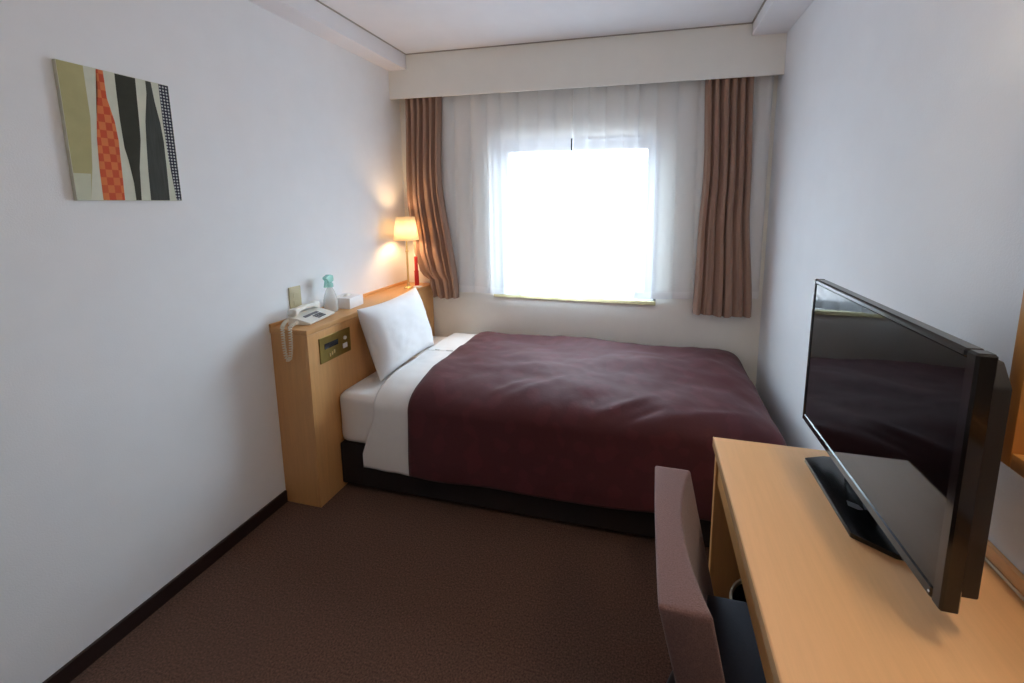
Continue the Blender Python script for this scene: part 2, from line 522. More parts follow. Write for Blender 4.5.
def lerp_path(pts):
    def f(z):
        if z >= pts[0][0]:
            return pts[0][1]
        for (za, xa), (zb, xb) in zip(pts, pts[1:]):
            if z >= zb:
                q = (za - z) / (za - zb)
                q = q * q * (3 - 2 * q)
                return xa + (xb - xa) * q
        return pts[-1][1]
    return f

brown_curtain('brown floor-short curtain hanging behind the lit lamp, left of the window',
              lerp_path([(2.1, 0.085), (1.45, 0.068), (1.10, 0.10), (0.95, 0.14), (0.895, 0.215), (0.77, 0.238)]),
              lerp_path([(2.1, 0.335), (1.62, 0.315), (0.77, 0.412)]), 2.185, 0.776, 2.491, 6, 3)
brown_curtain('brown curtain gathered right of the window, in the corner near the right wall',
              lerp_path([(2.1, 1.930), (1.6, 1.945), (1.2, 1.93), (0.76, 1.922)]),
              lerp_path([(2.1, 2.180), (1.43, 2.200), (0.76, 2.246)]), 2.185, 0.762, 2.491, 6, 11)

def sheer(label, x0, x1, zt, zb_l, zb_r, y0, n, seed):
    rnd = random.Random(seed)
    f = fold_profile(n, seed, 0.0185, 0.42)
    def P(s, t):
        zb = zb_l + (zb_r - zb_l) * s
        z = zt + (zb - zt) * t
        a, c = f(s)
        y = y0 + a * (1 - 0.25 * t) + 0.003 * noise.noise(Vector((s * 14, t * 2.0, seed)))
        x = x0 + (x1 - x0) * s + 0.008 * t * math.sin(11 * s + seed) * min(1, 8 * s * (1 - s))
        return (x, min(YB - 0.008, max(YV + 0.068, y)), z)
    root = thing('sheer_curtain', label, 'curtain', ((x0 + x1) / 2, y0, min(zb_l, zb_r)), group=None)
    bm = BM(); sheet(bm, P, n * 14, 30)
    obj('voile', bm, M_SHEER, root, smooth=True, sharp=None)
    bm = BM()
    def H(s, t):
        zb = zb_l + (zb_r - zb_l) * s
        p = P(s, 1 - t * 0.045 / (zt - zb))
        return (p[0], p[1] - 0.0015, p[2] - 0.0004)
    sheet(bm, H, n * 14, 2)
    obj('hem', bm, M_SHEERHEM, root, smooth=True, sharp=None)
    return root

sheer('white sheer curtain over the left half of the bright window', 0.20, 1.1828, 2.185, 0.818, 0.806, 2.533, 9, 21)
sheer('white sheer curtain over the right window half, running behind the right brown curtain', 1.1834, 2.285, 2.185, 0.806, 0.866, 2.533, 11, 33)

sh2 = [o for o in COL.objects if o.name == 'sheer_curtain.001'][0]
obj('joining_clip', box(BM(), 1.1775, 1.1865, 2.5135, 2.5165, 1.728, 1.800, 0.001), M_LATCH, sh2)['label'] = 'short dark clip'

for y, nm, lab in ((2.491, 'curtain_rail', 'front curtain rail inside the curtain box carrying the brown curtains'),
                   (2.533, 'curtain_rail', 'rear curtain rail inside the curtain box carrying the sheers')):
    bm = BM(); box(bm, 0.03, W - 0.02, y - 0.009, y + 0.009, 2.186, 2.1995, 0.002)
    tag(obj(nm, bm, M_RAIL, at=(W / 2, y, 2.186)), lab, 'curtain rail')

# ------------------------------------------------------------------ headboard cabinet
HBE = YB - 0.013
hb = thing('headboard_cabinet', 'light beech headboard cabinet along the left wall, holding the phone and lamp', 'headboard', (HB_D / 2, (HB_Y + HBE) / 2, 0))
bm = BM(); box(bm, 0.012, HB_D - 0.016, HB_Y + 0.0005, HB_Y + 0.02, 0, HB_Z - 0.002)
box(bm, 0.0, 0.012, HB_Y + 0.002, HB_Y + 0.02, 0.0, HB_Z - 0.002)
obj('end_panel', bm, WOOD_HB_Z, hb)
bm = BM(); box(bm, HB_D - 0.0155, HB_D, HB_Y, HBE, 0, HB_Z - 0.002, 0.0015)
obj('front_panel', bm, WOOD_HB_Z, hb)
bm = BM(); box(bm, 0.0, HB_D + 0.003, HB_Y - 0.003, HBE, HB_Z, CAP, 0.003)
obj('cap', bm, WOOD_HB_Y, hb, smooth=True)
bm = BM(); box(bm, 0.0005, 0.012, HB_Y - 0.003, HBE, CAP + 0.0003, CAP + 0.016, 0.001)
obj('back_strip', bm, WOOD_HB_Y, hb)
# bedside control panel
X = HB_D
pan = obj('control_panel', box(BM(), X + 0.0002, X + 0.004, 1.515, 1.713, 0.678, 0.799, 0.001), M_PANELB, hb)
pan['label'] = 'bronze bedside control panel'
bm = BM(); box(bm, X + 0.0042, X + 0.0052, 1.543, 1.628, 0.739, 0.765, 0.0004)
obj('display', bm, M_LCD, pan)
for y, z in ((1.568, 0.706), (1.582, 0.710), (1.596, 0.714)):
    obj('button', box(BM(), X + 0.0042, X + 0.007, y, y + 0.008, z - 0.01, z + 0.006, 0.001), M_BRASS, pan)
bm = BM(); box(bm, X + 0.0042, X + 0.0095, 1.656, 1.684, 0.706, 0.730, 0.002)
obj('switch', bm, M_WHITEP, pan)
bm = BM(); lathe(bm, [(0.0, 0), (0.009, 0.0002), (0.009, 0.006), (0.007, 0.008), (0.0, 0.0082)], (0, 0, 0), 20, close=False)
bmesh.ops.transform(bm, matrix=Matrix.Translation((X + 0.0042, 1.672, 0.756)) @ Matrix.Rotation(PI / 2, 4, 'Y'), verts=bm.verts[:])
obj('knob', bm, M_CREAM, pan, smooth=True)

# ------------------------------------------------------------------ telephone (own frame: +x towards the bed, y along the wall)
ph = thing('telephone', 'off-white desk telephone on the near end of the headboard, coiled cord hanging down', 'telephone', (0.086, 1.606, CAP + 0.0005), math.radians(10))
bm = BM()
prism(bm, [(-0.052, 0.0), (0.050, 0.0), (0.056, 0.006), (0.056, 0.012), (-0.010, 0.030), (-0.052, 0.036)], 'y', -0.098, 0.098, 0.004, 2)
obj('base', bm, M_PHONE, ph, smooth=True, local=True)
bm = BM()
def handset(s, t):
    y = -0.094 + 0.188 * s
    e = abs(2 * s - 1)
    w = 0.017 + 0.007 * max(0, (e - 0.55) / 0.45) ** 0.7
    arch = 0.052 + 0.010 * (1 - e * e)
    h = 0.010 + 0.009 * max(0, (e - 0.55) / 0.45) ** 0.5
    cl = min(1.0, math.sqrt(max(0.0, 1 - max(0, (e - 0.9) / 0.1) ** 2)) + 0.02)
    a = 2 * PI * t
    cx, cz = math.cos(a), math.sin(a)
    k = lambda v: math.copysign(abs(v) ** 0.6, v)
    return (-0.036 + w * k(cx) * cl, y, arch + h * k(cz) * cl - (0.006 if e > 0.6 else 0) * 0)
sheet(bm, handset, 40, 20)
bmesh.ops.remove_doubles(bm, verts=bm.verts[:], dist=0.0002)
obj('handset', bm, M_PHONE, ph, smooth=True, local=True, sharp=60)
def on_slope(x):
    return 0.012 + (0.056 - x) / 0.066 * 0.018
bm = BM()
prism(bm, [(-0.004, on_slope(-0.004) + 0.0008), (0.010, on_slope(0.010) + 0.0008), (0.010, on_slope(0.010) + 0.003), (-0.004, on_slope(-0.004) + 0.003)], 'y', -0.06, 0.04)
obj('label_strip', bm, M_GREYKEY, ph, local=True)
for i in range(3):
    for j in range(4):
        x = 0.016 + i * 0.012; y = 0.02 + j * 0.015 - 0.04
        bm = BM(); z = on_slope(x + 0.004)
        prism(bm, [(x, on_slope(x) + 0.0006), (x + 0.008, on_slope(x + 0.008) + 0.0006), (x + 0.008, on_slope(x + 0.008) + 0.003), (x, on_slope(x) + 0.003)], 'y', y, y + 0.010)
        obj('key', bm, M_GREYKEY, ph, local=True)
# coiled cord: leaves the near end, loops over the edge of the cap
inv = MW[ph.name].inverted()
cw = [(0.050, 1.512, 0.884), (0.062, 1.478, 0.881), (0.080, 1.447, 0.874), (0.089, 1.436, 0.858), (0.091, 1.434, 0.79), (0.096, 1.434, 0.742), (0.108, 1.434, 0.722), (0.120, 1.434, 0.740), (0.127, 1.435, 0.79), (0.129, 1.436, 0.858), (0.122, 1.447, 0.874), (0.112, 1.478, 0.876), (0.100, 1.506, 0.874)]
def smooth_path(pts, n):
    out = []
    P = [Vector(p) for p in pts]
    for i in range(len(P) - 1):
        p0, p1, p2, p3 = P[max(i - 1, 0)], P[i], P[i + 1], P[min(i + 2, len(P) - 1)]
        for k in range(n):
            t = k / n
            out.append(0.5 * ((2 * p1) + (p2 - p0) * t + (2 * p0 - 5 * p1 + 4 * p2 - p3) * t * t + (3 * p1 - p0 - 3 * p2 + p3) * t ** 3))
    out.append(P[-1])
    return out
path = smooth_path(cw, 60)
coil = []
L = 0
for i, p in enumerate(path):
    t = (path[min(i + 1, len(path) - 1)] - path[max(i - 1, 0)]).normalized()
    if i:
        L += (p - path[i - 1]).length
    u = t.cross(Vector((0.3, 1, 0.2))).normalized(); v = t.cross(u)
    a = 2 * PI * L / 0.0115
    coil.append(p + (u * math.cos(a) + v * math.sin(a)) * 0.0062)
bm = BM(); tube(bm, coil, 0.0024, 6)
obj('coil_cord', bm, M_CREAM, ph, smooth=True, sharp=None)['label'] = 'cream coiled cord'

# ------------------------------------------------------------------ wall jack
jk = thing('wall_outlet', 'beige outlet plate on the left wall just above the telephone', 'outlet', (0.0, 1.599, 0.917))
obj('plate', box(BM(), 0.0003, 0.007, 1.566, 1.632, 0.905, 1.018, 0.002), M_BEIGE, jk, smooth=True)
for z in (0.938, 0.975):
    obj('socket', box(BM(), 0.0072, 0.009, 1.586, 1.612, z - 0.010, z + 0.012, 0.001), M_BEIGE, jk)

# ------------------------------------------------------------------ spray bottle
SB = (0.066, 1.752, CAP + 0.0005)
sp = thing('spray_bottle', 'clear spray bottle with a teal trigger head, between telephone and tissue box', 'spray bottle', SB, math.radians(10))
bm = BM(); lathe(bm, [(0.0, 0.0), (0.026, 0.0), (0.030, 0.004), (0.031, 0.03), (0.030, 0.060), (0.026, 0.085), (0.019, 0.108), (0.013, 0.122), (0.012, 0.128), (0.0, 0.128)], (0, 0, 0), 28, sx=1.15, sy=0.85, close=False)
obj('bottle', bm, M_BOTTLE, sp, smooth=True, local=True)
bm = BM(); lathe(bm, [(0.0, 0.1285), (0.017, 0.1285), (0.018, 0.132), (0.017, 0.148), (0.012, 0.152), (0.0, 0.152)], (0, 0, 0), 20, close=False)
obj('collar', bm, M_TEAL, sp, smooth=True, local=True)
bm = BM(); prism(bm, [(-0.022, 0.1535), (0.018, 0.1535), (0.024, 0.165), (0.020, 0.186), (-0.004, 0.194), (-0.036, 0.186), (-0.040, 0.176), (-0.026, 0.172)], 'x', -0.011, 0.011, 0.003)
obj('spray_head', bm, M_TEAL, sp, smooth=True, local=True)
bm = BM(); prism(bm, [(-0.030, 0.170), (-0.026, 0.1705), (-0.030, 0.150), (-0.038, 0.132), (-0.042, 0.133), (-0.036, 0.150)], 'x', -0.006, 0.006, 0.001)
obj('trigger', bm, M_TEAL, sp, smooth=True, local=True)
bm = BM(); tube(bm, [(0, 0, 0.01), (0.004, 0, 0.06), (0, 0, 0.127)], 0.002, 8)
obj('dip_tube', bm, M_WHITEP, sp, smooth=True, local=True)

# ------------------------------------------------------------------ tissue box
tb = thing('tissue_box', 'white square tissue box on the headboard, right of the spray bottle', 'tissue box', (0.074, 1.862, CAP + 0.0005), math.radians(4))
bm = BM(); box(bm, -0.056, 0.056, -0.058, 0.058, 0.0, 0.058, 0.004)
obj('box', bm, M_WHITEP, tb, smooth=True, local=True)
bm = BM(); lathe(bm, [(0.020, 0.0583), (0.022, 0.0592), (0.020, 0.0600), (0.018, 0.0588)], (0, 0, 0), 28, sx=1.0, sy=1.7, close=False)
obj('opening_rim', bm, M_WHITEP, tb, smooth=True, local=True)
bm = BM()
def tissue(s, t):
    x = (s - 0.5) * 0.030; y = (t - 0.5) * 0.054
    return (x, y, 0.0585 + 0.012 * max(0, 1 - (2 * s - 1) ** 2) * (0.5 + 0.5 * math.cos(PI * (2 * t - 1))) + 0.003 * noise.noise(Vector((s * 5, t * 5, 1))))
sheet(bm, tissue, 12, 12)
solid(obj('tissue', bm, M_PAPER, tb, smooth=True, local=True, sharp=None), 0.0006)

# ------------------------------------------------------------------ table lamp
LX, LY = 0.122, 2.372
lp = thing('table_lamp', 'lit brass table lamp with a cream shade at the far end of the headboard', 'lamp', (LX, LY, CAP + 0.0005))
bm = BM(); lathe(bm, [(0.0, 0.0), (0.030, 0.0), (0.031, 0.004), (0.026, 0.009), (0.012, 0.013), (0.007, 0.020), (0.0, 0.020)], (LX, LY, CAP + 0.0005), 32, close=False)
obj('base', bm, M_BRASS, lp, smooth=True)
bm = BM(); lathe(bm, [(0.0, 0.0205), (0.0065, 0.0205), (0.0065, 0.235), (0.009, 0.238), (0.009, 0.246), (0.006, 0.25), (0.006, 0.335), (0.0, 0.335)], (LX, LY, CAP), 20, close=False)
obj('stem', bm, M_BRASS, lp, smooth=True)
Z0, Z1 = 1.176, 1.325
bm = BM(); lathe(bm, [(0.078, Z0), (0.057, Z1)], (LX, LY, 0), 48, close=False)
sh = obj('shade', bm, M_SHADE, lp, smooth=True, sharp=None); solid(sh, 0.0012, 0)
bm = BM()
for k in range(3):
    a = 2 * PI * k / 3 + 0.4
    tube(bm, [(LX + 0.005 * math.cos(a), LY + 0.005 * math.sin(a), 1.193), (LX + 0.0750 * math.cos(a), LY + 0.0750 * math.sin(a), 1.186)], 0.0013, 6)
obj('shade_holder', bm, M_BRASS, sh, smooth=True)
bm = BM(); lathe(bm, [(0.0, 1.200), (0.010, 1.200), (0.012, 1.212), (0.022, 1.232), (0.025, 1.250), (0.020, 1.268), (0.0, 1.276)], (LX, LY, 0), 24, close=False)
mb, nt, b = new_mat('lamp_bulb_glow')
n = noise_node(nt, 2.0)
r = nt.nodes.new('ShaderNodeValToRGB')
r.color_ramp.elements[0].color = (1.0, 0.62, 0.31, 1); r.color_ramp.elements[1].color = (1.0, 0.63, 0.32, 1)
nt.links.new(n.outputs['Fac'], r.inputs['Fac']); nt.links.new(r.outputs['Color'], b.inputs['Emission Color'])
BULB = 170.0
b.inputs['Emission Strength'].default_value = BULB
obj('bulb', bm, mb, lp, smooth=True)

# slim red upright thing and the card behind the lamp
fl = thing('flashlight', 'slim red upright flashlight behind the lit lamp', 'flashlight', (0.148, 2.432, CAP + 0.0005))
bm = BM(); lathe(bm, [(0.0, 0.0), (0.013, 0.0), (0.014, 0.003), (0.014, 0.10), (0.011, 0.108), (0.011, 0.196), (0.009, 0.201), (0.0, 0.201)], (0.148, 2.432, CAP + 0.0005), 20, close=False)
obj('body', bm, M_RED, fl, smooth=True)
bm = BM(); lathe(bm, [(0.0145, 0.098), (0.0152, 0.101), (0.0145, 0.104)], (0.148, 2.432, CAP), 20, close=False)
obj('ring', bm, M_RED, fl, smooth=True)
bm = BM(); box(bm, 0.145, 0.192, 2.378, 2.425, CAP + 0.0005, CAP + 0.007, 0.002)
cd = obj('memo_pad', bm, M_PAPER, at=(0.167, 2.40, CAP), smooth=True)
tag(cd, 'small white memo pad lying at the foot of the lit lamp', 'memo pad')

# ------------------------------------------------------------------ painting on the left wall
PY0, PY1, PZ0, PZ1 = 0.866, 1.148, 1.424, 1.818
M_CANVAS = plain('canvas_cream', srgb(208, 212, 196), 0.85, var=0.04, scale=30)
M_OLIVE = plain('canvas_olive', srgb(176, 172, 126), 0.85, var=0.05, scale=20)
M_PALE = plain('canvas_pale', srgb(196, 202, 180), 0.85, var=0.04, scale=20)
M_DARK1 = plain('bottle_olive_black', srgb(50, 51, 40), 0.8, var=0.1, scale=40)
M_DARK2 = plain('bottle_slate', srgb(62, 66, 62), 0.8, var=0.25, scale=60, stretch=(1, 3, 0.2))
M_ORANGE = art_mat('bottle_orange_checks', 'random', srgb(196, 78, 44), srgb(214, 122, 70), 62, 42)
M_LATTICE = art_mat('lattice_navy', 'dots', srgb(36, 38, 58), srgb(190, 196, 196), 110, 95)
bm = BM()
PT = 0.014
box(bm, 0.0005, PT, PY0, PY1, PZ0, PZ1, 0.0015)
shapes = [
    (2, [(0, 0), (0, 1), (.205, 1), (.205, .62), (.16, .25), (.11, 0)][::1]),
    (3, [(.0, 0), (.0, .2), (.14, .2), (.11, 0)]),
    (4, [(.213, 0), (.218, .25), (.234, .475), (.256, .62), (.294, .795), (.305, .88), (.310, 1), (.369, 1), (.369, .88), (.371, .795), (.413, .62), (.424, .475), (.416, .25), (.406, 0)]),
    (5, [(.514, 0), (.514, .14), (.512, .23), (.490, .33), (.469, .42), (.462, .64), (.465, .85), (.47, 1), (.662, 1), (.655, .85), (.646, .64), (.636, .5), (.615, .40), (.590, .27), (.575, .18), (.566, 0)]),
    (6, [(.661, 0), (.672, .25), (.693, .51), (.710, .666), (.750, .842), (.758, .9), (.761, 1), (.816, 1), (.822, .9), (.832, .842), (.864, .666), (.877, .51), (.872, .25), (.863, 0)]),
    (7, [(.939, 0), (.935, .15), (.906, .36), (.893, .66), (.893, .9), (.895, 1), (.998, 1), (.998, 0)]),
]
for k, (mi, pts) in enumerate(shapes):
    vs = [bm.verts.new((PT + 0.0002 + 0.00005 * k, PY0 + 0.0015 + (PY1 - PY0 - 0.003) * u, PZ0 + 0.0015 + (PZ1 - PZ0 - 0.003) * v)) for u, v in pts]
    fc = bm.faces.new(vs)
    fc.material_index = mi
    bmesh.ops.triangulate(bm, faces=[fc])
pic = obj('canvas_picture', bm, [M_CANVAS, M_CANVAS, M_OLIVE, M_PALE, M_ORANGE, M_DARK1, M_DARK2, M_LATTICE], at=(0, (PY0 + PY1) / 2, PZ0))
tag(pic, 'unframed canvas of orange and dark bottle shapes on the left wall', 'painting')

# ------------------------------------------------------------------ bed
BY, BE, BX0, BX1 = 1.593, 2.52, 0.200, 2.13
bed = thing('bed', 'single bed with white mattress on a black upholstered base', 'bed', ((BX0 + BX1) / 2, (BY + BE) / 2, 0))
obj('base', box(BM(), BX0, BX1, BY, BE, 0.03, 0.243, 0.008), M_BASE, bed, smooth=True)
for x in (0.30, 1.215, 2.05):
    for y in (1.66, 2.44):
        bm = BM(); lathe(bm, [(0.0, 0.0), (0.020, 0.0), (0.023, 0.004), (0.023, 0.0298), (0.0, 0.0298)], (x, y, 0), 16, close=False)
        obj('leg', bm, M_BLACK, bed, smooth=True)
def mattress():
    bm = BM()
    box(bm, BX0 + 0.001, BX1 - 0.005, BY + 0.002, BE - 0.010, 0.245, 0.503, 0.040, 5)
    bmesh.ops.subdivide_edges(bm, edges=[e for e in bm.edges if e.calc_length() > 0.15], cuts=24, use_grid_fill=True)
    for v in bm.verts:
        q = noise.noise(Vector((v.co.x * 6, v.co.y * 6, v.co.z * 9)))
        if v.co.y < BY + 0.02:
            v.co.y += 0.004 * q
        if v.co.z > 0.45:
            v.co.z += 0.003 * q
    return bm
o = obj('mattress', mattress(), M_SHEET, bed, smooth=True); o['label'] = 'mattress in a white fitted sheet'

# ------------------------------------------------------------------ bedspread and turned-down sheet
CY = 2.066             # centre line of the bed
HALF = 0.499
def skirt_profile(d, zbot):
    """distance d measured over the cloth from the centre line outwards -> (offset from the centre line, z)"""
    top = 0.590
    flat = 0.23
    if d <= flat:
        return d, top - 0.006 * (d / flat) ** 2
    # wide soft shoulder, then the hanging skirt
    S = 0.34
    q = (d - flat) / S
    if q <= 1:
        a = q * PI / 2
        return flat + (HALF - flat) * math.sin(a) ** 0.80, top - 0.006 - 0.125 * (1 - math.cos(a) ** 0.80)
    dz = d - flat - S
    return HALF + 0.010 * min(1, dz / 0.25), top - 0.131 - dz

DMAX = 0.23 + 0.34 + 0.315
def ridge(x, y, ax, ay, bx, by, w, h):
    p = Vector((x - ax, y - ay)); d = Vector((bx - ax, by - ay))
    L2 = d.length_squared
    t = max(0, min(1, p.dot(d) / L2))
    r = (p - d * t).length
    return h * math.exp(-(r / w) ** 2) * math.sin(PI * min(1, max(0, 0.1 + 0.8 * t))) 

def bedspread():
    bm = BM()
    X0, XF = 0.602, 2.200
    NS, NC, NF = 86, 14, 40
    nd = 70
    rows = []
    for k in range(nd + 1):
        d = 0.004 + (DMAX - 0.004) * k / nd
        off, z = skirt_profile(d, 0.13)
        rad = min(off, 0.05 + 0.03 * max(0, (off - 0.2)) / 0.28)
        xe = XF - HALF + off      # the foot edge for this ring
        pts = []
        # far side, from head to foot
        for i in range(NS):
            t = i / NS
            pts.append((X0 + (xe - rad - X0) * t, CY + off))
        for i in range(NC):
            a = PI / 2 - PI / 2 * i / NC
            pts.append((xe - rad + rad * math.cos(a), CY + off - rad + rad * math.sin(a)))
        for i in range(NF):
            t = i / NF
            pts.append((xe, CY + (off - rad) * (1 - 2 * t)))
        for i in range(NC):
            a = -PI / 2 * i / NC
            pts.append((xe - rad + rad * math.cos(a), CY - off + rad + rad * math.sin(a)))
        for i in range(NS + 1):
            t = i / NS
            pts.append((xe - rad + (X0 - xe + rad) * t, CY - off))
        row = []
        for j, (x, y) in enumerate(pts):
            zz = z
            nz = 0.018 * noise.noise(Vector((x * 2.6, y * 3.4, 3.0))) + 0.008 * noise.noise(Vector((x * 7, y * 8, 9.0))) + 0.003 * noise.noise(Vector((x * 19, y * 17, 2.0)))
            hang = max(0.0, min(1.0, (0.44 - z) / 0.2))
            up = 1 - hang
            # head-side border is thick and rounded
            hx = max(0, 1 - (x - X0) / 0.05)
            zz += nz * up - 0.006 * hx * hx * up
            # soft creases over the front shoulder
            for args in ((0.98, 1.66, 1.16, 1.80, 0.022, 0.014), (1.08, 1.66, 1.30, 1.84, 0.03, 0.013), (1.45, 1.60, 1.70, 1.74, 0.022, 0.018), (1.55, 1.58, 1.72, 1.66, 0.014, -0.012),
                         (1.62, 1.60, 2.05, 1.66, 0.03, 0.012), (0.8, 1.85, 1.5, 2.02, 0.05, 0.010), (1.3, 2.05, 2.0, 2.2, 0.06, 0.012), (1.84, 1.64, 2.08, 1.70, 0.016, 0.010)):
                zz += 0.6 * ridge(x, y, *args) * up
            # hanging part: gentle vertical folds, uneven hem
            push = hang * (0.008 * math.sin(x * 9.0 + 1.0) + 0.010 * noise.noise(Vector((x * 4, z * 2, 5.0))) + 0.004)
            if y < CY - off + 0.02 and off > 0.4:
                y -= push * 0.9
            elif y > CY + off - 0.02 and off > 0.4:
                y = min(y, BE + 0.024)
            if x > xe - 0.02 and off > 0.4:
                x += push * 0.5
            frac = max(0, (0.30 - z) / 0.18)
            zz += frac * (0.010 * noise.noise(Vector((x * 2.2, y * 2.2, 8.0))) + 0.008 + 0.028 * (x - 0.6) / 1.2)
            y = min(y, YB - 0.018)
            row.append(bm.verts.new((x, y, zz)))
        rows.append(row)
    for a, b in zip(rows, rows[1:]):
        for j in range(len(a) - 1):
            bm.faces.new((a[j], b[j], b[j + 1], a[j + 1]))
    # close the centre line
    a = rows[0]
    n = len(a)
    for j in range(n // 2):
        if n - 2 - j > j + 1:
            bm.faces.new((a[j], a[j + 1], a[n - 2 - j], a[n - 1 - j]))
    bmesh.ops.remove_doubles(bm, verts=bm.verts[:], dist=0.00005)
    bmesh.ops.recalc_face_normals(bm, faces=bm.faces[:])
    return bm
sp_o = obj('bedspread', bedspread(), M_DUVET, at=(1.38, CY, 0.51), smooth=True, sharp=None)
tag(sp_o, 'burgundy bedspread covering the bed from below the pillow to its foot', 'bedspread')
solid(sp_o, 0.010, -1.0)

def top_sheet():
    bm = BM()
    def P(s, t):
        # t runs from the far hem over the bed to the near hem
        d = (t * 2 - 1) * (DMAX - 0.026)
        off, z = skirt_profile(abs(d), 0)
        near = d < 0 or False
        sg = 1 if t < 0.5 else -1
        y = CY + sg * (off - 0.0115)
        hang = max(0, min(1, (0.44 - z) / 0.2))
        xl = 0.412 + 0.012 * noise.noise(Vector((y * 5, z * 4, 1.0))) - 0.064 * hang
        xr = 0.640 - 0.048 * hang * 0
        x = xl + (xr - xl) * s
        z2 = z - 0.019 + (0.006 * noise.noise(Vector((x * 7, y * 6, 4.0))) + 0.003 * noise.noise(Vector((x * 20, y * 20, z * 9)))) * (1 - hang) - 0.002 * (1 - s) ** 2 * (1 - hang)
        if hang > 0:
            y += -sg * 0.0 + sg * 0.002 * noise.noise(Vector((x * 12, z * 5, 7.0))) * hang
        z2 += (0.006 * noise.noise(Vector((x * 9, 1, 1))) - 0.004 * s) * hang
        z2 = max(z2, 0.519) if off < 0.43 else z2
        return (x, min(y, YB - 0.03), z2)
    sheet(bm, P, 22, 150)
    return bm
ts = obj('top_sheet', top_sheet(), M_SHEET, at=(0.5, CY, 0.51), smooth=True, sharp=None)
tag(ts, 'white sheet band turned down at the head edge of the burgundy bedspread', 'sheet')
solid(ts, 0.006, -1.0)

# ------------------------------------------------------------------ pillow leaning on the headboard
def pillow():
    w, h, th = 0.505, 0.380, 0.082
    N = 44
    bm = BM()
    def P(u, v, s):
        e = max(0.0, 1 - abs(u) ** 3.2) ** 0.55 * max(0.0, 1 - abs(v) ** 3.2) ** 0.55
        x = w / 2 * u * (1 - 0.075 * (1 - v * v) * u * u)
        y = h / 2 * v * (1 - 0.085 * (1 - u * u) * v * v)
        cr = 0.006 * noise.noise(Vector((u * 2.5, v * 2.5, 3 + s))) + 0.003 * noise.noise(Vector((u * 7, v * 7, 3 + s)))
        z = s * (th * e + 0.002) + cr * e
        return (x, y, z)
    top = [[None] * (N + 1) for _ in range(N + 1)]
    bot = [[None] * (N + 1) for _ in range(N + 1)]
    f = lambda k: math.sin((k / N - 0.5) * PI)
    for i in range(N + 1):
        for j in range(N + 1):
            top[i][j] = bm.verts.new(P(f(i), f(j), 1)); bot[i][j] = bm.verts.new(P(f(i), f(j), -1))
    for i in range(N):
        for j in range(N):
            bm.faces.new((top[i][j], top[i + 1][j], top[i + 1][j + 1], top[i][j + 1]))
            bm.faces.new((bot[i][j], bot[i][j + 1], bot[i + 1][j + 1], bot[i + 1][j]))
    for k in range(N):
        for A, B in (((k, 0), (k + 1, 0)), ((k + 1, N), (k, N)), ((0, k + 1), (0, k)), ((N, k), (N, k + 1))):
            bm.faces.new((top[B[0]][B[1]], top[A[0]][A[1]], bot[A[0]][A[1]], bot[B[0]][B[1]]))
    return bm
bm = pillow()
# local x -> along the bed's width (world y), local y -> up the lean, local z -> away from the headboard
lean = Vector((-0.275, -0.012, 0.94)).normalized()
along = Vector((0.03, 1.0, 0.015)).normalized()
nrm = along.cross(lean).normalized()
along = lean.cross(nrm).normalized()
mt = Matrix((( *[along[0], lean[0], nrm[0]], 0.317), ( *[along[1], lean[1], nrm[1]], 1.962), ( *[along[2], lean[2], nrm[2]], 0.715), (0, 0, 0, 1)))
bmesh.ops.transform(bm, matrix=mt, verts=bm.verts[:])
pw = obj('pillow', bm, M_PILLOW, at=(0.33, 1.965, 0.52), smooth=True, sharp=None)
tag(pw, 'plump white pillow leaning against the beech headboard', 'pillow')

# ------------------------------------------------------------------ desk
DN = -0.42
dk = thing('desk', 'long light wood writing desk along the right wall, carrying the television', 'desk', ((DX + W) / 2, (DN + DY) / 2, 0))
obj('desk_top', box(BM(), DX, W - 0.013, DN, DY, DZ - 0.028, DZ, 0.003), WOOD_DESK, dk, smooth=True)
obj('edge_band', prism(BM(), [(DX - 0.0022, DZ - 0.028), (DX - 0.0002, DZ - 0.028), (DX - 0.0002, DZ + 0.0004), (DX - 0.0008, DZ + 0.0004), (DX - 0.0022, DZ - 0.0022)], 'y', DN, DY), M_BAND, dk)
obj('backsplash', box(BM(), W - 0.0125, W - 0.001, DN, DY, DZ - 0.028, DZ + 0.029, 0.002), WOOD_DESK, dk, smooth=True)
obj('side_panel', box(BM(), DX + 0.006, W - 0.014, DY - 0.027, DY - 0.002, 0, DZ - 0.0285, 0.0015), WOOD_DESK_Z, dk)
obj('side_panel', box(BM(), DX + 0.006, W - 0.014, DN + 0.002, DN + 0.027, 0, DZ - 0.0285, 0.0015), WOOD_DESK_Z, dk)
for a, b in ((0.392, DY - 0.029), (DN + 0.029, 0.388)):
    obj('drawer', box(BM(), DX + 0.012, DX + 0.030, a, b, DZ - 0.125, DZ - 0.031, 0.0015), WOOD_DESK_Z, dk)
obj('back_panel', box(BM(), W - 0.032, W - 0.014, DN + 0.0275, DY - 0.0275, 0.32, DZ - 0.0285), WOOD_DESK_Z, dk)

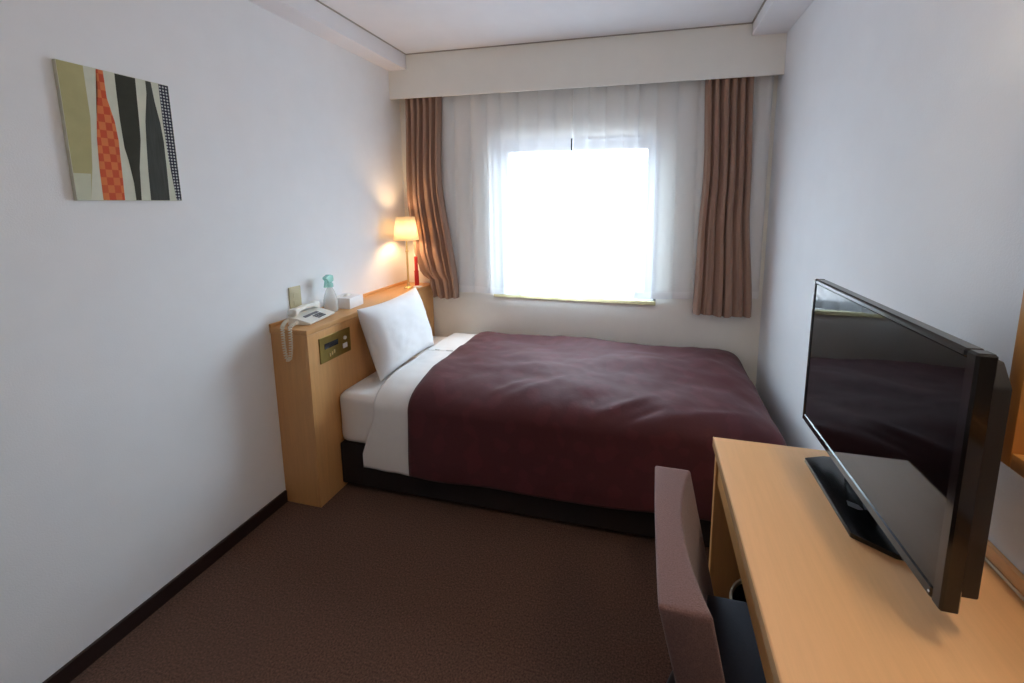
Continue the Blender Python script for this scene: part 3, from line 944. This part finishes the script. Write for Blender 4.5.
# ------------------------------------------------------------------ television
TX = 2.091
TY0, TY1, TZ0, TZ1 = 0.657, 1.232, 0.808, 1.214
tv = thing('television', 'black flat-screen television on a stand on the wooden desk', 'television', (2.13, 0.955, DZ))
bm = BM()
bz = 0.016
for y0, y1, z0, z1 in ((TY0, TY0 + 0.022, TZ0, TZ1), (TY1 - 0.012, TY1, TZ0, TZ1), (TY0 + 0.022, TY1 - 0.012, TZ0, TZ0 + 0.022), (TY0 + 0.022, TY1 - 0.012, TZ1 - 0.014, TZ1)):
    box(bm, TX, TX + 0.026, y0, y1, z0, z1, 0.0035, 1)
obj('bezel', bm, M_BEZEL, tv)
obj('screen', box(BM(), TX + 0.0025, TX + 0.0255, TY0 + 0.0215, TY1 - 0.0115, TZ0 + 0.0215, TZ1 - 0.0135), M_SCREEN, tv)
bm = BM()
ya, yb = TY0 + 0.022, TY1 - 0.03
prism(bm, [(ya, TZ0 + 0.012), (ya, TZ1 - 0.055), (ya + 0.02, TZ1 - 0.022), (yb - 0.02, TZ1 - 0.022), (yb, TZ1 - 0.055), (yb, TZ0 + 0.012)], 'x', TX + 0.0262, TX + 0.062, 0.004)
obj('back_housing', bm, M_BACKBLACK, tv, smooth=True)
bm = BM(); tube(bm, [(TX - 0.0003, TY0 + 0.026, TZ0 + 0.011), (TX - 0.0012, TY0 + 0.026, TZ0 + 0.011)], 0.0018, 10)
obj('power_light', bm, M_WHITEP, tv, smooth=True)
obj('neck', box(BM(), TX + 0.032, TX + 0.056, 0.930, 1.040, DZ + 0.0125, TZ0 + 0.0105, 0.004), M_GLOSSBLACK, tv, smooth=True)
bm = BM(); prism(bm, [(2.066, 0.868), (2.066, 1.122), (2.118, 1.142), (2.235, 1.142), (2.235, 0.828), (2.128, 0.828)], 'z', DZ + 0.0005, DZ + 0.012, 0.003)
std = obj('stand_base', bm, M_STAND, tv, smooth=True)
bm = BM(); prism(bm, [(2.096, 0.952), (2.100, 0.968), (2.118, 0.958), (2.122, 0.944), (2.112, 0.942)], 'z', DZ + 0.0122, DZ + 0.0128)
obj('base_mark', bm, M_SILVER, std)  # small grey patch on top of the stand base

# cable along the wall
bm = BM()
tube(bm, smooth_path([(2.289, 1.15, DZ + 0.0032), (2.291, 1.02, DZ + 0.0032), (2.2915, 0.90, DZ + 0.0032), (2.2925, 0.82, DZ + 0.0032), (2.2915, 0.65, DZ + 0.0032), (2.2925, 0.35, DZ + 0.0032), (2.2925, 0.0, DZ + 0.0032)], 10), 0.0029, 8)
cb = obj('power_cord', bm, M_CABLE, at=(2.29, 0.5, DZ), smooth=True, sharp=None)
tag(cb, 'thin ivory cord lying along the back edge of the desk', 'cord')

# ------------------------------------------------------------------ wall mirror above the desk
MY1, MZ0, MZ1, MY0 = 0.838, 0.968, 1.72, 0.00
FX = 2.262
mr = thing('wall_mirror', 'wood-framed mirror on the right wall above the desk, beside the television', 'mirror', (W, (MY0 + MY1) / 2, MZ0))
bm = BM()
fw = 0.028
for y0, y1, z0, z1 in ((MY1 - fw, MY1, MZ0, MZ1), (MY0, MY0 + fw, MZ0, MZ1), (MY0 + fw, MY1 - fw, MZ0, MZ0 + fw), (MY0 + fw, MY1 - fw, MZ1 - fw, MZ1)):
    box(bm, FX, W - 0.0005, y0, y1, z0, z1, 0.003)
obj('frame', bm, WOOD_MIR, mr, smooth=True)
obj('mirror_glass', box(BM(), W - 0.022, W - 0.016, MY0 + fw - 0.002, MY1 - fw + 0.002, MZ0 + fw - 0.002, MZ1 - fw + 0.002), M_MIRROR, mr)

# lamp above the mirror
ML = (W, 0.53, 1.80)
ml = thing('mirror_light', 'warm wall light with a white tube above the wood-framed mirror', 'lamp', ML)
obj('back_plate', box(BM(), W - 0.016, W - 0.0005, 0.38, 0.68, 1.775, 1.845, 0.003), M_DIMGREY, ml)
for y in (0.42, 0.64):
    bm = BM(); tube(bm, [(W - 0.0165, y, 1.81), (W - 0.088, y, 1.81)], 0.007, 10)
    obj('bracket', bm, M_BRASS, ml, smooth=True)
bm = BM(); tube(bm, [(W - 0.110, 0.37, 1.81), (W - 0.110, 0.69, 1.81)], 0.021, 20)
mt_, nt, b = new_mat('mirror_tube_glow')
n = noise_node(nt, 2.0)
r = nt.nodes.new('ShaderNodeValToRGB')
r.color_ramp.elements[0].color = (1.0, 0.80, 0.58, 1); r.color_ramp.elements[1].color = (1.0, 0.81, 0.59, 1)
nt.links.new(n.outputs['Fac'], r.inputs['Fac']); nt.links.new(r.outputs['Color'], b.inputs['Emission Color'])
b.inputs['Emission Strength'].default_value = 58.0
obj('tube', bm, mt_, ml, smooth=True)

# ------------------------------------------------------------------ chair
ch = thing('desk_chair', 'mauve-brown upholstered chair with dark seat pulled up to the desk', 'chair', (1.95, 0.825, 0))
CY0, CY1 = 0.632, 1.022
CM = (CY0 + CY1) / 2
def backrest():
    bm = BM()
    zt, zb = 0.742, 0.34
    def outer(z): return 1.682 + (zt - z) / (zt - 0.44) * 0.072
    def inner(z): return 1.772 + (zt - z) / (zt - 0.44) * 0.066
    NY, NZ = 28, 18
    def F(i, j):
        s, t = i / NY, j / NZ
        y = CY0 + (CY1 - CY0) * s; z = zt + (zb - zt) * t
        bow = 0.034 * (1 - (2 * s - 1) ** 2)
        return (inner(z) - bow, y, z)
    def B(i, j):
        s, t = i / NY, j / NZ
        y = CY0 + (CY1 - CY0) * s; z = zt + (zb - zt) * t
        return (outer(z) - 0.003 * (1 - (2 * s - 1) ** 2), y, z)
    f = [[bm.verts.new(F(i, j)) for j in range(NZ + 1)] for i in range(NY + 1)]
    b = [[bm.verts.new(B(i, j)) for j in range(NZ + 1)] for i in range(NY + 1)]
    for i in range(NY):
        for j in range(NZ):
            bm.faces.new((f[i][j], f[i][j + 1], f[i + 1][j + 1], f[i + 1][j]))
            bm.faces.new((b[i][j], b[i + 1][j], b[i + 1][j + 1], b[i][j + 1]))
    for i in range(NY):
        bm.faces.new((f[i][0], f[i + 1][0], b[i + 1][0], b[i][0])); bm.faces.new((f[i][NZ], b[i][NZ], b[i + 1][NZ], f[i + 1][NZ]))
    for j in range(NZ):
        bm.faces.new((f[0][j], b[0][j], b[0][j + 1], f[0][j + 1])); bm.faces.new((f[NY][j], f[NY][j + 1], b[NY][j + 1], b[NY][j]))
    bmesh.ops.recalc_face_normals(bm, faces=bm.faces[:])
    es = [e for e in bm.edges if len(e.link_faces) == 2 and e.calc_face_angle() > 0.8]
    bmesh.ops.bevel(bm, geom=es, offset=0.007, segments=3, profile=0.5, affect='EDGES')
    return bm
obj('backrest', backrest(), M_CHAIR, ch, smooth=True, sharp=50)
bm = BM()
prism(bm, [(1.810, CY0 + 0.004), (1.812, CY1 - 0.046), (2.20, CY1 - 0.046), (2.222, CM - 0.02), (2.20, CY0 + 0.012)], 'z', 0.372, 0.446, 0.014, 3)
st = obj('seat', bm, M_NAVY, ch, smooth=True); st['label'] = 'dark navy seat'
obj('seat_frame', box(BM(), 1.80, 2.16, CY0 + 0.03, CY1 - 0.08, 0.335, 0.3715, 0.004), M_BLACK, ch)
for (x, y, xb, yb_) in ((1.815, CY0 + 0.035, 1.742, CY0 + 0.02), (1.815, CY1 - 0.035, 1.740, CY1 + 0.03), (2.13, CY0 + 0.05, 2.17, CY0 + 0.03), (2.13, CY1 - 0.05, 2.17, CY1 - 0.03)):
    bm = BM(); tube(bm, [(xb, yb_, 0.0), (xb, yb_, 0.003), (x, y, 0.345)], [0.012, 0.013, 0.014], 12)
    obj('leg', bm, M_STEEL, ch, smooth=True)

# ------------------------------------------------------------------ waste bin under the desk
wb = thing('waste_bin', 'small dark waste bin with a pale rim under the desk', 'bin', (1.985, 1.075, 0))
wc = (1.988, 1.066, 0)
bm = BM(); lathe(bm, [(0.0, 0.0005), (0.070, 0.0005), (0.072, 0.003), (0.088, 0.335), (0.084, 0.335), (0.068, 0.008), (0.0, 0.007)], wc, 40, close=False)
obj('bin_body', bm, M_BIN, wb, smooth=True)
bm = BM(); lathe(bm, [(0.0835, 0.3355), (0.0915, 0.3355), (0.0925, 0.340), (0.0905, 0.346), (0.0860, 0.346), (0.0835, 0.341)], wc, 40, close=False)
bmesh.ops.recalc_face_normals(bm, faces=bm.faces[:])
obj('rim', bm, M_BINRIM, wb, smooth=True)

# ------------------------------------------------------------------ light: overcast sky outside the window
SKY = 31.0
world = bpy.data.worlds.new('overcast_sky')
scene.world = world
world.use_nodes = True
nt = world.node_tree
bg = nt.nodes['Background']
tc = nt.nodes.new('ShaderNodeTexCoord')
sep = nt.nodes.new('ShaderNodeSeparateXYZ')
nt.links.new(tc.outputs['Generated'], sep.inputs[0])
r = nt.nodes.new('ShaderNodeValToRGB')
r.color_ramp.elements[0].position = 0.42; r.color_ramp.elements[1].position = 0.58
r.color_ramp.elements[0].color = (0.34, 0.37, 0.42, 1); r.color_ramp.elements[1].color = (0.73, 0.87, 1.0, 1)
mp = nt.nodes.new('ShaderNodeMapRange'); mp.inputs[1].default_value = -1; mp.inputs[2].default_value = 1
nt.links.new(sep.outputs['Z'], mp.inputs[0]); nt.links.new(mp.outputs[0], r.inputs['Fac'])
nt.links.new(r.outputs['Color'], bg.inputs['Color'])
bg.inputs['Strength'].default_value = SKY
pl = bpy.data.lights.new('window_portal', 'AREA')
pl.shape = 'RECTANGLE'; pl.size = WX1 - WX0; pl.size_y = WZ1 - WZ0
pl.cycles.is_portal = True
po = bpy.data.objects.new('window_portal', pl); COL.objects.link(po)
po.location = ((WX0 + WX1) / 2, YO + 0.01, (WZ0 + WZ1) / 2)
po.rotation_euler = (-PI / 2, 0, 0)

# ------------------------------------------------------------------ camera
cam = bpy.data.cameras.new('camera')
cam.sensor_width = 36.0
cam.lens = 410.37 / 1024 * 36
cam.shift_x = -(551.41 - 512) / 1024
cam.shift_y = -(341.5 - 258.9) / 1024
cam.clip_start = 0.02
co = bpy.data.objects.new('camera', cam)
COL.objects.link(co)
co.location = (1.6455, 0.0, 1.42)
co.rotation_euler = (PI / 2 - 0.1379, 0.0, 0.2301)
scene.camera = co

# ------------------------------------------------------------------ view and sampling
scene.view_settings.view_transform = 'Standard'
scene.view_settings.look = 'None'
scene.view_settings.gamma = 1.0
scene.view_settings.use_curve_mapping = False
scene.view_settings.exposure = 0.28
cy = scene.cycles
cy.use_denoising = True
cy.max_bounces = 14
cy.diffuse_bounces = 8
cy.glossy_bounces = 4
cy.transmission_bounces = 8
cy.transparent_max_bounces = 16
cy.sample_clamp_indirect = 6.0
